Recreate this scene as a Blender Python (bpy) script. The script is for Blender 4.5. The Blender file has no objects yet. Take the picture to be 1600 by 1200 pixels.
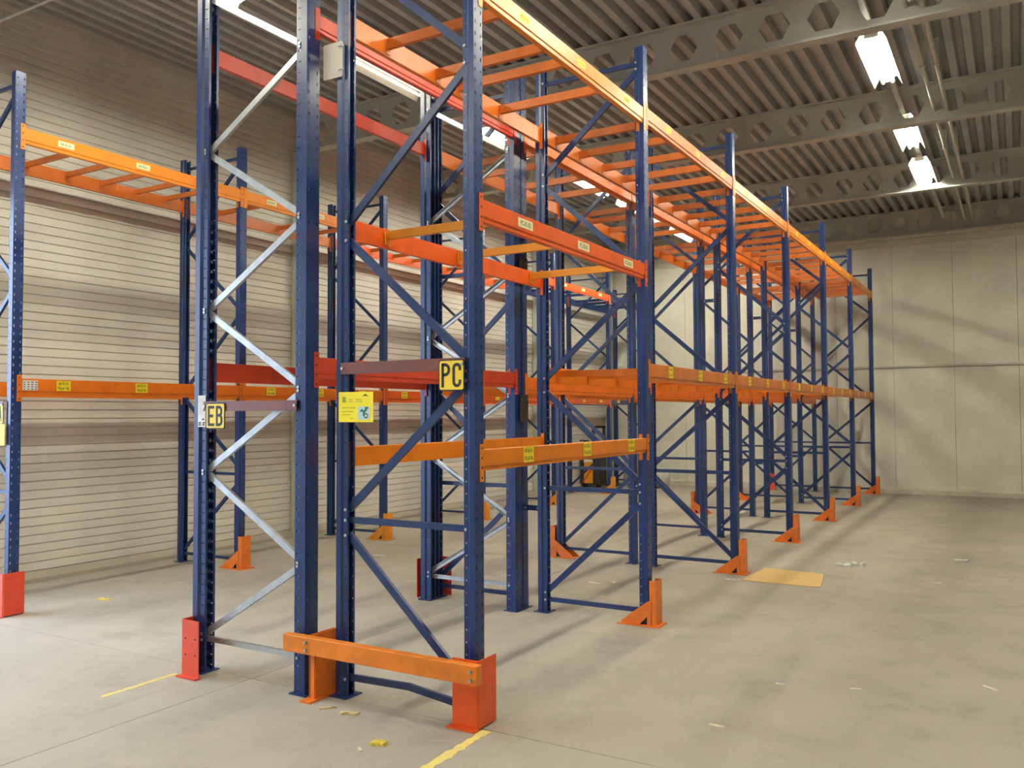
import bpy, bmesh, math, random
from mathutils import Matrix, Vector
random.seed(7)
D = bpy.data
SC = bpy.context.scene
COL = SC.collection

# ------------------------------------------------------------------ camera
yaw, pitch, roll = math.radians(30.5556), math.radians(2.0054), math.radians(-0.2609)
fw = Vector((-math.sin(yaw) * math.cos(pitch), math.cos(yaw) * math.cos(pitch), math.sin(pitch)))
rt = Vector((math.cos(yaw), math.sin(yaw), 0))
up = rt.cross(fw)
r2 = rt * math.cos(roll) + up * math.sin(roll)
u2 = up * math.cos(roll) - rt * math.sin(roll)
cam = D.cameras.new('camera')
cam.sensor_fit = 'HORIZONTAL'; cam.sensor_width = 36.0
cam.lens = 1337.88 / 1600 * 36.0
cam.clip_end = 200
co = D.objects.new('camera', cam); COL.objects.link(co)
m = Matrix((r2, u2, -fw)).transposed().to_4x4()
m.translation = Vector((0, 0, 1.8743))
co.matrix_world = m
SC.camera = co

# ------------------------------------------------------------------ world, exposure
LAMP_STR = 108.0          # radiance of the lit tubes
LAMP_COL = (1.0, 0.95, 0.755)
SKY_COL, SKY_STR = (0.66, 0.80, 1.0), 5.2
w = D.worlds.new('sky'); SC.world = w; w.use_nodes = True
bg = w.node_tree.nodes['Background']
bg.inputs[0].default_value = (*SKY_COL, 1); bg.inputs[1].default_value = SKY_STR
SC.view_settings.view_transform = 'Standard'; SC.view_settings.look = 'None'
SC.view_settings.gamma = 1.0; SC.view_settings.use_curve_mapping = False
SC.view_settings.exposure = 0.9
SC.cycles.use_denoising = True
SC.cycles.max_bounces = 6; SC.cycles.diffuse_bounces = 5; SC.cycles.glossy_bounces = 2
SC.cycles.use_adaptive_sampling = True; SC.cycles.adaptive_threshold = 0.03
SC.cycles.sample_clamp_indirect = 8.0
SC.cycles.caustics_reflective = False; SC.cycles.caustics_refractive = False

# the daylight enters by the big door in the left wall; a portal guides the sky's rays there
WX = -9.65                      # inner face of the left wall
DOOR_Y0, DOOR_Y1, DOOR_H = 0.4, 4.25, 4.3
pl = D.lights.new('door_portal', 'AREA'); pl.shape = 'RECTANGLE'
pl.size = DOOR_H; pl.size_y = DOOR_Y1 - DOOR_Y0
pl.cycles.is_portal = True
po = D.objects.new('door_portal', pl); COL.objects.link(po)
po.location = (WX - 0.25, (DOOR_Y0 + DOOR_Y1) / 2, DOOR_H / 2)
po.rotation_euler = (0, -math.pi / 2, 0)

# ------------------------------------------------------------------ materials
def mat(name, col, rough=0.5, metal=0.0, var=0.12, scale=6.0, spec=0.5, bump=0.0, bscale=40.0, grime=0.0, gcol=None, gscale=2.5, emit=None, es=0.0):
    M = D.materials.new(name); M.use_nodes = True
    nt = M.node_tree; N = nt.nodes; L = nt.links
    b = N['Principled BSDF']
    b.inputs['Roughness'].default_value = rough; b.inputs['Metallic'].default_value = metal
    b.inputs['Specular IOR Level'].default_value = spec
    tc = N.new('ShaderNodeTexCoord')
    n1 = N.new('ShaderNodeTexNoise'); n1.inputs['Scale'].default_value = scale; n1.inputs['Detail'].default_value = 5
    L.new(tc.outputs['Object'], n1.inputs['Vector'])
    rp = N.new('ShaderNodeMapRange'); rp.inputs[1].default_value = 0.3; rp.inputs[2].default_value = 0.7
    rp.inputs[3].default_value = 1 - var; rp.inputs[4].default_value = 1 + var * 0.6
    L.new(n1.outputs['Fac'], rp.inputs[0])
    mx = N.new('ShaderNodeMix'); mx.data_type = 'RGBA'; mx.blend_type = 'MULTIPLY'; mx.inputs[0].default_value = 1
    mx.inputs[6].default_value = (*col, 1); L.new(rp.outputs[0], mx.inputs[7])
    out = mx.outputs[2]
    if grime > 0:
        n2 = N.new('ShaderNodeTexNoise'); n2.inputs['Scale'].default_value = gscale; n2.inputs['Detail'].default_value = 8
        n2.inputs['Roughness'].default_value = 0.65
        L.new(tc.outputs['Object'], n2.inputs['Vector'])
        r3 = N.new('ShaderNodeMapRange'); r3.inputs[1].default_value = 0.48; r3.inputs[2].default_value = 0.72
        r3.inputs[3].default_value = 0; r3.inputs[4].default_value = grime
        L.new(n2.outputs['Fac'], r3.inputs[0])
        m2 = N.new('ShaderNodeMix'); m2.data_type = 'RGBA'
        L.new(r3.outputs[0], m2.inputs[0]); L.new(out, m2.inputs[6])
        m2.inputs[7].default_value = (*(gcol or (0.08, 0.06, 0.045)), 1)
        out = m2.outputs[2]
    L.new(out, b.inputs['Base Color'])
    if bump > 0:
        n4 = N.new('ShaderNodeTexNoise'); n4.inputs['Scale'].default_value = bscale; n4.inputs['Detail'].default_value = 4
        L.new(tc.outputs['Object'], n4.inputs['Vector'])
        bp_ = N.new('ShaderNodeBump'); bp_.inputs['Strength'].default_value = bump; bp_.inputs['Distance'].default_value = 0.01
        L.new(n4.outputs['Fac'], bp_.inputs['Height']); L.new(bp_.outputs[0], b.inputs['Normal'])
    if emit:
        b.inputs['Emission Color'].default_value = (*emit, 1); b.inputs['Emission Strength'].default_value = es
    return M

def concrete(name):
    M = D.materials.new(name); M.use_nodes = True
    nt = M.node_tree; N = nt.nodes; L = nt.links; b = N['Principled BSDF']
    tc = N.new('ShaderNodeTexCoord')
    def noise(s, d, r, st=None):
        n = N.new('ShaderNodeTexNoise'); n.inputs['Scale'].default_value = s; n.inputs['Detail'].default_value = d
        n.inputs['Roughness'].default_value = r
        if st:
            mp = N.new('ShaderNodeMapping'); mp.inputs['Scale'].default_value = st
            L.new(tc.outputs['Object'], mp.inputs[0]); L.new(mp.outputs[0], n.inputs['Vector'])
        else:
            L.new(tc.outputs['Object'], n.inputs['Vector'])
        return n.outputs['Fac']
    def rng(o, a, c, x, y):
        r = N.new('ShaderNodeMapRange')
        for i, v in enumerate((a, c, x, y)): r.inputs[i + 1].default_value = v
        L.new(o, r.inputs[0]); return r.outputs[0]
    def mixc(f, a, c):
        mm = N.new('ShaderNodeMix'); mm.data_type = 'RGBA'
        L.new(f, mm.inputs[0])
        for k, v in ((6, a), (7, c)):
            if isinstance(v, tuple): mm.inputs[k].default_value = (*v, 1)
            else: L.new(v, mm.inputs[k])
        return mm.outputs[2]
    c = mixc(rng(noise(0.35, 6, .6), .35, .65, 0, 1), (0.375, 0.343, 0.292), (0.465, 0.427, 0.365))
    c = mixc(rng(noise(2.2, 8, .7), .5, .72, 0, .55), c, (0.285, 0.26, 0.22))
    c = mixc(rng(noise(5.0, 6, .7, (1.0, .12, 1)), .55, .75, 0, .35), c, (0.26, 0.24, 0.205))
    c = mixc(rng(noise(60, 3, .6), .55, .8, 0, .25), c, (0.62, 0.58, 0.5))
    c = mixc(rng(noise(14, 5, .75), .66, .74, 0, .6), c, (0.25, 0.22, 0.18))
    L.new(c, b.inputs['Base Color'])
    L.new(rng(noise(1.3, 6, .6), .3, .7, .62, .85), b.inputs['Roughness'])
    b.inputs['Specular IOR Level'].default_value = 0.3
    bu = N.new('ShaderNodeBump'); bu.inputs['Strength'].default_value = 0.12; bu.inputs['Distance'].default_value = 0.01
    L.new(noise(35, 5, .6), bu.inputs['Height']); L.new(bu.outputs[0], b.inputs['Normal'])
    return M

def ribbed(name, col, axis, freq, depth=0.25, grime=0.35):
    """cream sheet with fine pressed lines across `axis`"""
    M = mat(name, col, rough=0.5, var=0.10, scale=1.2, grime=grime, gcol=(0.45, 0.41, 0.33), gscale=0.8, spec=0.3)
    nt = M.node_tree; N = nt.nodes; L = nt.links; b = N['Principled BSDF']
    tc = N.new('ShaderNodeTexCoord'); wv = N.new('ShaderNodeTexWave')
    wv.wave_type = 'BANDS'; wv.bands_direction = axis; wv.inputs['Scale'].default_value = freq
    L.new(tc.outputs['Object'], wv.inputs['Vector'])
    bu = N.new('ShaderNodeBump'); bu.inputs['Strength'].default_value = depth; bu.inputs['Distance'].default_value = 0.004
    L.new(wv.outputs['Fac'], bu.inputs['Height']); L.new(bu.outputs[0], b.inputs['Normal'])
    return M

def worn_line(name):
    M = D.materials.new(name); M.use_nodes = True
    nt = M.node_tree; N = nt.nodes; L = nt.links; b = N['Principled BSDF']
    tc = N.new('ShaderNodeTexCoord'); n = N.new('ShaderNodeTexNoise'); n.inputs['Scale'].default_value = 30; n.inputs['Detail'].default_value = 6
    L.new(tc.outputs['Object'], n.inputs['Vector'])
    r = N.new('ShaderNodeMapRange'); r.inputs[1].default_value = .42; r.inputs[2].default_value = .58
    L.new(n.outputs['Fac'], r.inputs[0])
    mm = N.new('ShaderNodeMix'); mm.data_type = 'RGBA'; L.new(r.outputs[0], mm.inputs[0])
    mm.inputs[6].default_value = (0.85, 0.70, 0.16, 1); mm.inputs[7].default_value = (0.75, 0.63, 0.26, 1)
    L.new(mm.outputs[2], b.inputs['Base Color']); b.inputs['Roughness'].default_value = .6
    return M

M_ = {}
M_['blue'] = mat('blue paint', (0.010, 0.034, 0.145), rough=.33, var=.18, scale=4, grime=.25, gcol=(0.03, 0.035, 0.06), gscale=5)
M_['blue_light'] = mat('blue brace paint', (0.012, 0.034, 0.125), rough=.36, var=.15, scale=5)
M_['galv'] = mat('galvanised steel', (0.47, 0.50, 0.53), rough=.42, metal=.7, var=.15, scale=12)
M_['amber'] = mat('amber beam paint', (0.86, 0.27, 0.018), rough=.36, var=.10, scale=3, grime=.20, gcol=(0.28, 0.10, 0.02), gscale=7)
M_['orange'] = mat('orange beam paint', (0.80, 0.19, 0.012), rough=.36, var=.12, scale=3, grime=.25, gcol=(0.28, 0.09, 0.02), gscale=7)
M_['low'] = mat('low beam orange', (0.82, 0.225, 0.006), rough=.36, var=.10, scale=3, grime=.2, gcol=(0.32, 0.10, 0.01), gscale=7)
M_['orange_dirty'] = mat('dusty orange beam paint', (0.70, 0.19, 0.025), rough=.42, var=.2, scale=3, grime=.5, gcol=(0.33, 0.16, 0.07), gscale=5)
M_['verm'] = mat('vermilion beam paint', (0.80, 0.115, 0.012), rough=.34, var=.10, scale=3, grime=.2, gcol=(0.3, 0.07, 0.02), gscale=7)
M_['red'] = mat('red beam paint', (0.60, 0.060, 0.026), rough=.38, var=.12, scale=3, grime=.25, gcol=(0.22, 0.03, 0.02), gscale=7)
M_['rung'] = mat('rung orange paint', (0.60, 0.15, 0.020), rough=.42, var=.15, scale=5, grime=.25, gcol=(0.3, 0.1, 0.03), gscale=6)
M_['ochre'] = mat('ochre crossbar paint', (0.78, 0.30, 0.02), rough=.42, var=.12, scale=5)
M_['bumper'] = mat('bumper rail orange', (0.84, 0.235, 0.016), rough=.4, var=.18, scale=4, grime=.4, gcol=(0.45, 0.14, 0.04), gscale=10)
M_['guard_red'] = mat('guard red paint', (0.75, 0.075, 0.035), rough=.42, var=.1, scale=8, grime=.2, gcol=(0.35, 0.05, 0.03), gscale=9)
M_['guard_orange'] = mat('guard orange red paint', (0.86, 0.115, 0.015), rough=.4, var=.12, scale=8, grime=.35, gcol=(0.35, 0.08, 0.02), gscale=9)
M_['foot_orange'] = mat('foot guard orange paint', (0.82, 0.20, 0.02), rough=.42, var=.12, scale=10, grime=.3, gcol=(0.35, 0.10, 0.03), gscale=12)
M_['foot_ochre'] = mat('foot guard ochre paint', (0.80, 0.31, 0.02), rough=.42, var=.12, scale=10, grime=.3, gcol=(0.35, 0.14, 0.03), gscale=12)
M_['maroon'] = mat('maroon bar paint', (0.165, 0.05, 0.05), rough=.45, var=.15)
M_['yellow'] = mat('sign yellow', (0.95, 0.69, 0.05), rough=.45, var=.06)
M_['paper_yellow'] = mat('yellow paper', (0.98, 0.84, 0.015), rough=.45, var=.05)
M_['lab_yellow'] = mat('yellow label', (0.92, 0.74, 0.03), rough=.5, var=.15, scale=30)
M_['lab_cream'] = mat('cream label', (0.88, 0.83, 0.50), rough=.5, var=.08, scale=20)
M_['black'] = mat('black print', (0.015, 0.014, 0.012), rough=.6, var=.05)
M_['greenink'] = mat('dark green print', (0.03, 0.07, 0.02), rough=.6, var=.05)
M_['paper'] = mat('white paper', (0.80, 0.80, 0.78), rough=.6, var=.05)
M_['plate'] = mat('pale grey plate', (0.60, 0.55, 0.52), rough=.5, var=.08)
M_['dark_plate'] = mat('dark grey plate', (0.05, 0.045, 0.045), rough=.5, var=.2)
M_['white_metal'] = mat('white enamel', (0.86, 0.85, 0.80), rough=.35, var=.04)
M_['steel'] = mat('grey roof steel', (0.46, 0.475, 0.44), rough=.5, var=.12, scale=2, grime=.2, gcol=(0.2, 0.19, 0.16), gscale=1.5)
M_['column'] = mat('pale green column paint', (0.54, 0.60, 0.52), rough=.5, var=.12, scale=2)
M_['deck'] = mat('grey roof deck', (0.40, 0.415, 0.42), rough=.5, var=.15, scale=1.5, grime=.3, gcol=(0.30, 0.31, 0.31), gscale=1.2)
M_['pipe'] = mat('grey conduit', (0.48, 0.47, 0.42), rough=.4, var=.1)
M_['wall_l'] = mat('cream wall plank', (0.70, 0.68, 0.625), rough=.45, var=.09, scale=1.3, grime=.28, gcol=(0.45, 0.43, 0.38), gscale=.9, spec=.35)
M_['wall_f'] = ribbed('cream ribbed panel', (0.87, 0.86, 0.76), 'X', 9.0, .35, .22)
M_['wall_b'] = mat('plain cream wall', (0.62, 0.59, 0.50), rough=.6, var=.08)
M_['gap'] = mat('dark joint', (0.12, 0.105, 0.085), rough=.8, var=.1)
M_['flash'] = mat('cream flashing', (0.70, 0.68, 0.58), rough=.45, var=.08)
M_['concrete'] = concrete('concrete')
M_['line'] = worn_line('worn yellow floor paint')
M_['card'] = mat('cardboard', (0.72, 0.50, 0.20), rough=.7, var=.08, scale=8)
M_['scrap'] = mat('scrap paper', (0.80, 0.76, 0.62), rough=.7, var=.1)
M_['wood'] = mat('splintered wood', (0.66, 0.52, 0.28), rough=.7, var=.2, scale=20)
M_['scrap_y'] = mat('yellow scrap', (0.85, 0.66, 0.10), rough=.6, var=.1)
M_['rubber'] = mat('black rubber', (0.012, 0.012, 0.012), rough=.6)
M_['machine'] = mat('machine dark grey', (0.035, 0.033, 0.036), rough=.45)
M_['machine_y'] = mat('machine amber', (0.85, 0.38, 0.02), rough=.4)
M_['film'] = mat('grey wrap film', (0.45, 0.44, 0.38), rough=.35, var=.3, scale=9, bump=.6, bscale=14)
M_['film_w'] = mat('white plastic', (0.72, 0.74, 0.70), rough=.4, var=.1, bump=.4, bscale=12)
M_['tube'] = mat('lamp tube', (1, 1, 1), rough=.3, emit=LAMP_COL, es=LAMP_STR)
M_['tube_dim'] = mat('dim lamp tube', (1, 1, 1), rough=.3, emit=LAMP_COL, es=.9)
M_['asphalt'] = mat('yard asphalt', (0.25, 0.25, 0.25), rough=.8)
M_['teal'] = mat('teal print', (0.02, 0.16, 0.17), rough=.5)
M_['pale_blue'] = mat('pale blue print', (0.55, 0.75, 0.80), rough=.5)
M_['olive'] = mat('olive print', (0.38, 0.40, 0.02), rough=.5)

# ------------------------------------------------------------------ mesh helpers
class MB:
    def __init__(s): s.v = []; s.f = []
    def add(s, vs, fs):
        o = len(s.v); s.v += [tuple(x) for x in vs]; s.f += [tuple(i + o for i in q) for q in fs]; return s
    def box(s, x0, x1, y0, y1, z0, z1):
        return s.add([(x0, y0, z0), (x1, y0, z0), (x1, y1, z0), (x0, y1, z0), (x0, y0, z1), (x1, y0, z1), (x1, y1, z1), (x0, y1, z1)],
                     [(0, 3, 2, 1), (4, 5, 6, 7), (0, 1, 5, 4), (1, 2, 6, 5), (2, 3, 7, 6), (3, 0, 4, 7)])
    def prism(s, prof, fn, a, b):
        """closed 2D profile swept from a to b; fn(p, q, t) -> xyz"""
        n = len(prof); vs = [fn(p, q, a) for p, q in prof] + [fn(p, q, b) for p, q in prof]
        fs = [(i, (i + 1) % n, n + (i + 1) % n, n + i) for i in range(n)] + [tuple(reversed(range(n))), tuple(range(n, 2 * n))]
        return s.add(vs, fs)
    def bar(s, p, q, prof, upv=(0, 0, 1)):
        """profile (u along side, v along up) swept between two points"""
        p, q = Vector(p), Vector(q); d = (q - p).normalized(); u = Vector(upv)
        sd = d.cross(u).normalized(); u = sd.cross(d)
        n = len(prof); vs = [e + sd * a + u * b for e in (p, q) for a, b in prof]
        fs = [(i, (i + 1) % n, n + (i + 1) % n, n + i) for i in range(n)] + [tuple(reversed(range(n))), tuple(range(n, 2 * n))]
        return s.add(vs, fs)
    def rod(s, p, q, r, n=10):
        return s.bar(p, q, [(r * math.cos(2 * math.pi * i / n), r * math.sin(2 * math.pi * i / n)) for i in range(n)],
                     (0, 0, 1) if abs((Vector(q) - Vector(p)).normalized().z) < .9 else (1, 0, 0))
    def mesh(s, name):
        me = D.meshes.new(name); me.from_pydata(s.v, [], s.f); me.update()
        bm = bmesh.new(); bm.from_mesh(me); bmesh.ops.recalc_face_normals(bm, faces=bm.faces); bm.to_mesh(me); bm.free()
        return me

def ob(name, me, material=None, parent=None, loc=None, rz=None):
    if isinstance(me, MB): me = me.mesh(name)
    if material is not None and me is not None and len(me.materials) == 0: me.materials.append(M_[material])
    o = D.objects.new(name, me); COL.objects.link(o)
    if parent is not None: o.parent = parent
    if loc is not None: o.location = loc
    if rz is not None: o.rotation_euler = (0, 0, rz)
    return o
def tag(o, label, cat, group=None):
    o['label'] = label; o['category'] = cat; o['kind'] = 'thing'
    if group: o['group'] = group
    return o
def empty(name, loc=(0, 0, 0), rz=0.0):
    o = D.objects.new(name, None); COL.objects.link(o); o.location = loc; o.rotation_euler = (0, 0, rz)
    o.empty_display_size = .1
    return o
def struct(o): o['kind'] = 'structure'; return o
def dup(o, parent=None):
    c = o.copy(); COL.objects.link(c)
    if parent is not None: c.parent = parent
    for ch in list(o.children): dup(ch, c)
    return c
def bevel(o, wd=.004, seg=2):
    b = o.modifiers.new('bevel', 'BEVEL'); b.width = wd; b.segments = seg; b.limit_method = 'ANGLE'
    return o
def baked(me, mods):
    """mesh with modifiers applied once, so copies can share it"""
    t = D.objects.new('tmp', me); COL.objects.link(t)
    for kind, kw in mods:
        md = t.modifiers.new(kind, kind)
        for k, v in kw.items(): setattr(md, k, v)
    dg = bpy.context.evaluated_depsgraph_get(); dg.update()
    r = D.meshes.new_from_object(t.evaluated_get(dg)); D.objects.remove(t)
    return r
_txt = {}
def text_mesh(s, size, squeeze=1.0, extrude=0.0):
    key = (s, size, squeeze)
    if key not in _txt:
        c = D.curves.new('txt', 'FONT'); c.body = s; c.size = size; c.align_x = 'CENTER'; c.align_y = 'CENTER'
        c.offset = size * .012
        c.resolution_u = 2
        t = D.objects.new('txt', c); COL.objects.link(t)
        dg = bpy.context.evaluated_depsgraph_get(); dg.update()
        me = D.meshes.new_from_object(t.evaluated_get(dg)); D.objects.remove(t)
        # text plane -> y right, z up, facing +x
        for v in me.vertices: v.co = Vector((0, v.co.x * squeeze, v.co.y))
        me.materials.clear()
        _txt[key] = me
    return _txt[key]
ORD = ['first', 'second', 'third', 'fourth', 'fifth', 'sixth', 'seventh']

# ------------------------------------------------------------------ the room
X1, Y0, Y1, ZC = 6.0, -8.0, 21.60, 6.50
fl = struct(ob('floor', MB().box(WX - .3, X1, Y0, Y1 + .2, -.06, -.03), 'gap'))
xs = [WX, -4.74, 0.66, X1]; ys = [Y0, -1.06, 4.36, 9.785, 15.21, Y1]
for i in range(3):
    for j in range(5):
        g = .0035
        ob('slab', MB().box(xs[i] + g, xs[i + 1] - g, ys[j] + g, ys[j + 1] - g, -.03, 0), 'concrete', fl)

# left wall of lapped horizontal planks, with the daylight door opening
wl = struct(ob('wall_left', MB().box(WX - .12, WX - .03, DOOR_Y1, Y1 + .1, 0, ZC + .2).box(WX - .12, WX - .03, Y0, DOOR_Y0, 0, ZC + .2)
               .box(WX - .12, WX - .03, DOOR_Y0, DOOR_Y1, DOOR_H, ZC + .2), 'wall_b'))
PP = .1015
def plank_mesh(ya, yb, h):
    prof = [(-.03, 0.0012), (.001, 0.0012), (.007, .007), (.0, h - .009), (-.008, h - .0012), (-.03, h - .0012)]
    return MB().prism(prof, lambda p, q, t: (p, t, q), ya, yb).mesh('plank')
pmA = plank_mesh(DOOR_Y1 + .1, Y1, PP); pmB = plank_mesh(Y0, DOOR_Y0 - .1, PP); pmC = plank_mesh(Y0, Y1, PP)
for pm in (pmA, pmB, pmC): pm.materials.append(M_['wall_l'])
z = .12
while z < ZC + .05:
    if z + PP < DOOR_H + .1:
        ob('plank', pmA, None, wl, (WX, 0, z)); ob('plank', pmB, None, wl, (WX, 0, z))
    else:
        ob('plank', pmC, None, wl, (WX, 0, z))
    z += PP
struct(ob('baseboard_left', MB().prism([(0, 0), (.10, 0), (.10, .045), (.03, .115), (0, .12)], lambda p, q, t: (WX - .02 + p, t, q), DOOR_Y1 + .1, Y1), 'concrete'))
dr = struct(ob('door_1', MB().box(WX - .14, WX + .03, DOOR_Y0 - .1, DOOR_Y0, 0, DOOR_H).box(WX - .14, WX + .03, DOOR_Y1, DOOR_Y1 + .1, 0, DOOR_H)
               .box(WX - .14, WX + .03, DOOR_Y0 - .1, DOOR_Y1 + .1, DOOR_H, DOOR_H + .1), 'steel'))
struct(ob('ground_outside', MB().box(WX - 30, WX - .3, -25, 40, -.1, -.02), 'asphalt'))

# far wall: two tiers of tall ribbed panels
wf = struct(ob('wall_far', MB().box(WX - .1, X1 + .1, Y1 + .03, Y1 + .15, 0, ZC + .2), 'gap'))
seams = [WX]; x = -8.72
while x < X1: seams.append(x); x += 1.252
seams.append(X1); SEAM_Z = 2.915
for i in range(len(seams) - 1):
    a, b_ = seams[i] + .0035, seams[i + 1] - .0035
    for (za, zb, dy) in ((.14, SEAM_Z - .03, 0), (SEAM_Z + .035, ZC + .1, -.012)):
        ob('panel', MB().box(a, b_, Y1 + dy, Y1 + .03, za, zb), 'wall_f', wf)
struct(ob('trim_1', MB().prism([(0, -.02), (0, .035), (-.012, .035), (-.055, .02), (-.055, .0), (-.03, -.005), (-.03, -.02)],
        lambda p, q, t: (t, Y1 + p, SEAM_Z + q), WX, X1), 'flash'))
struct(ob('baseboard_far', MB().prism([(0, 0), (-.05, 0), (-.05, .10), (-.012, .14), (0, .14)], lambda p, q, t: (t, Y1 + p, q), WX, X1), 'flash'))
struct(ob('trim_2', MB().prism([(0, 0), (-.035, 0), (-.035, .15), (0, .17)], lambda p, q, t: (t, Y1 - .012 + p, 5.72 + q), WX, X1), 'flash'))
struct(ob('wall_right', MB().box(X1, X1 + .1, Y0, Y1, 0, ZC + .2), 'wall_b'))
struct(ob('wall_back', MB().box(WX, X1, Y0 - .1, Y0, 0, ZC + .2), 'wall_b'))

# roof deck: ribbed sheets running away from the camera
ce = struct(ob('ceiling', MB().box(WX - .1, X1 + .1, Y0, Y1 + .1, ZC + .16, ZC + .2), 'gap'))
RP, NR = .207, 5
prof = [(0, .10)]
for i in range(NR):
    o = i * RP
    prof += [(o + .035, .10), (o + .062, .0), (o + .145, .0), (o + .172, .10)]
prof += [(NR * RP, .10), (NR * RP, .102)]
prof_top = [(NR * RP - p, .002 + q) for p, q in [(0, .10)]]
closed = prof + [(0, .102)]
sheet = MB()
n = len(prof)
vs = [(p, Y0, q) for p, q in prof] + [(p, Y1, q) for p, q in prof]
sheet.add(vs, [(i, i + 1, n + i + 1, n + i) for i in range(n - 1)])
sm = baked(sheet.mesh('deck_sheet'), [('SOLIDIFY', dict(thickness=.0015, offset=1))]); sm.materials.append(M_['deck'])
x = WX
while x < X1:
    ob('deck_sheet', sm, None, ce, (x, 0, ZC)); x += NR * RP

# castellated roof beams across the hall
BZ0, BZ1 = 5.95, 6.50
def roof_beam(y, label_i):
    t = .012; L0, L1 = WX + .12, X1
    r = struct(ob('roof_beam', MB().box(L0, L1, y - .085, y + .085, BZ0, BZ0 + .02).box(L0, L1, y - .085, y + .085, BZ1 - .02, BZ1), 'steel'))
    pitch_, hw, hh = .53, .175, .155        # hexagonal openings
    zc = (BZ0 + BZ1) / 2; z0, z1 = BZ0 + .02, BZ1 - .02
    web = MB(); x = L0 + .1
    web.box(L0, x, y - t / 2, y + t / 2, z0, z1)
    while x + pitch_ < L1:
        hexp = [(-hw, 0), (-hw * .5, hh), (hw * .5, hh), (hw, 0), (hw * .5, -hh), (-hw * .5, -hh)]
        cx = x + pitch_ / 2; a, b_ = x, x + pitch_
        for yy in (y - t / 2, y + t / 2):
            P = [(cx + p, yy, zc + q) for p, q in hexp]
            O = [(a, yy, zc), (a, yy, z1), (cx - hw * .5, yy, z1), (cx + hw * .5, yy, z1), (b_, yy, z1), (b_, yy, zc),
                 (b_, yy, z0), (cx + hw * .5, yy, z0), (cx - hw * .5, yy, z0), (a, yy, z0)]
            web.add(P + O, [(0, 6, 7, 8, 1), (1, 8, 9, 2), (2, 9, 10, 11, 3), (3, 11, 12, 13, 4), (4, 13, 14, 5), (5, 14, 15, 6, 0)])
        P0 = [(cx + p, y - t / 2, zc + q) for p, q in hexp]; P1 = [(cx + p, y + t / 2, zc + q) for p, q in hexp]
        web.add(P0 + P1, [(i, (i + 1) % 6, 6 + (i + 1) % 6, 6 + i) for i in range(6)])
        x += pitch_
    web.box(x, L1, y - t / 2, y + t / 2, z0, z1)
    ob('web', web, 'steel', r)
    return r
ROOF_Y = [-4.0, .2, 4.38, 9.72, 13.28, 17.35, 21.45]
for i, y in enumerate(ROOF_Y):
    roof_beam(y, i)
# wall columns under the beams
def rrect_(w_, h_, r_):
    a, b = w_ / 2, h_ / 2
    return [(a - r_, b), (-a + r_, b), (-a, b - r_), (-a, -b + r_), (-a + r_, -b), (a - r_, -b), (a, -b + r_), (a, b - r_)]
for i, y in enumerate((9.72, 13.28, 17.35, 21.35)):
    c = ob('wall_column', MB().prism(rrect_(.20, .19, .012), lambda p, q, t: (.10 + p, q, t), 0, BZ0).box(-.01, .24, -.13, .13, 0, .015), 'column', None, (WX + .012, y, 0))
    struct(c)
tag(ob('ceiling_pipe', MB().rod((WX, 4.79, 5.93), (-5.0, 4.79, 5.93), .014), 'pipe'), 'thin pale pipe crossing under the roof in the top left corner', 'pipe')
# two conduits along the right aisle
for i, (xx, nm) in enumerate(((-.92, 'left'), (-.765, 'right'))):
    c = empty('conduit', (xx, 0, 6.13))
    tag(c, 'long grey conduit along the roof right of the lamps, %s of the pair' % nm, 'conduit', 'pair of conduits under the roof')
    ob('pipe', MB().rod((0, Y0 + .1, 0), (0, 21.3, 0), .026), 'pipe', c)
    for y in (8.0, 11.5, 15.3, 19.0):
        ob('clip', MB().box(-.035, .035, y - .02, y + .02, -.032, .30), 'pipe', c)

# ------------------------------------------------------------------ lamps
LZ = 6.10
def lamp_proto():
    r = empty('strip_lamp')
    hl = .775
    tro = MB()
    P = [(-.165, -.055), (-.11, .055), (.11, .055), (.165, -.055), (.163, -.058), (.108, .052), (-.108, .052), (-.163, -.058)]
    tro.prism(P, lambda p, q, t: (p, t, q), -hl, hl)
    ob('reflector', tro, 'white_metal', r)
    ob('housing', MB().box(-.035, .035, -hl + .03, hl - .03, .056, .10), 'white_metal', r)
    tm = MB().rod((0, -hl + .05, 0), (0, hl - .05, 0), .016, 12).mesh('tube'); tm.materials.append(M_['tube'])
    for s in (-1, 1):
        ob('tube', tm, None, r, (s * .055, 0, -.02))
    for s in (-1, 1):
        ob('lamp_holder', MB().box(-.075, .075, s * (hl - .035) - .012, s * (hl - .035) + .012, -.008, .052), 'white_metal', r)
    return r
RXL, LXL = -1.335, -6.65
right_y = [-3.0, -.3, 2.6, 5.4, 7.9, 11.0, 14.12, 16.5]
left_y = [-3.2, -.4, 2.4, 5.25, 8.3, 11.3, 14.3, 16.4, 19.4]  # the last one is an unseen lamp, added to brighten the far wall
proto = lamp_proto()
first = True
for row, X, yy in (('right aisle', RXL, right_y), ('left aisle', LXL, left_y)):
    for i, y in enumerate(yy):
        if first: r = proto; first = False
        else: r = dup(proto)
        r.location = (X, y, LZ)
        lit = 'lit'
        if row == 'left aisle' and i == 4:
            lit = 'dim'
            for c in r.children:
                if c.name.startswith('tube'):
                    c.data = c.data.copy(); c.data.materials.clear(); c.data.materials.append(M_['tube_dim'])
        tag(r, '%s white strip lamp over the %s, %s counted from the far wall' % (lit, row, (ORD + ['eighth', 'ninth'])[len(yy) - 1 - i]), 'lamp', 'strip lamps over the %s' % row)
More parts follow.
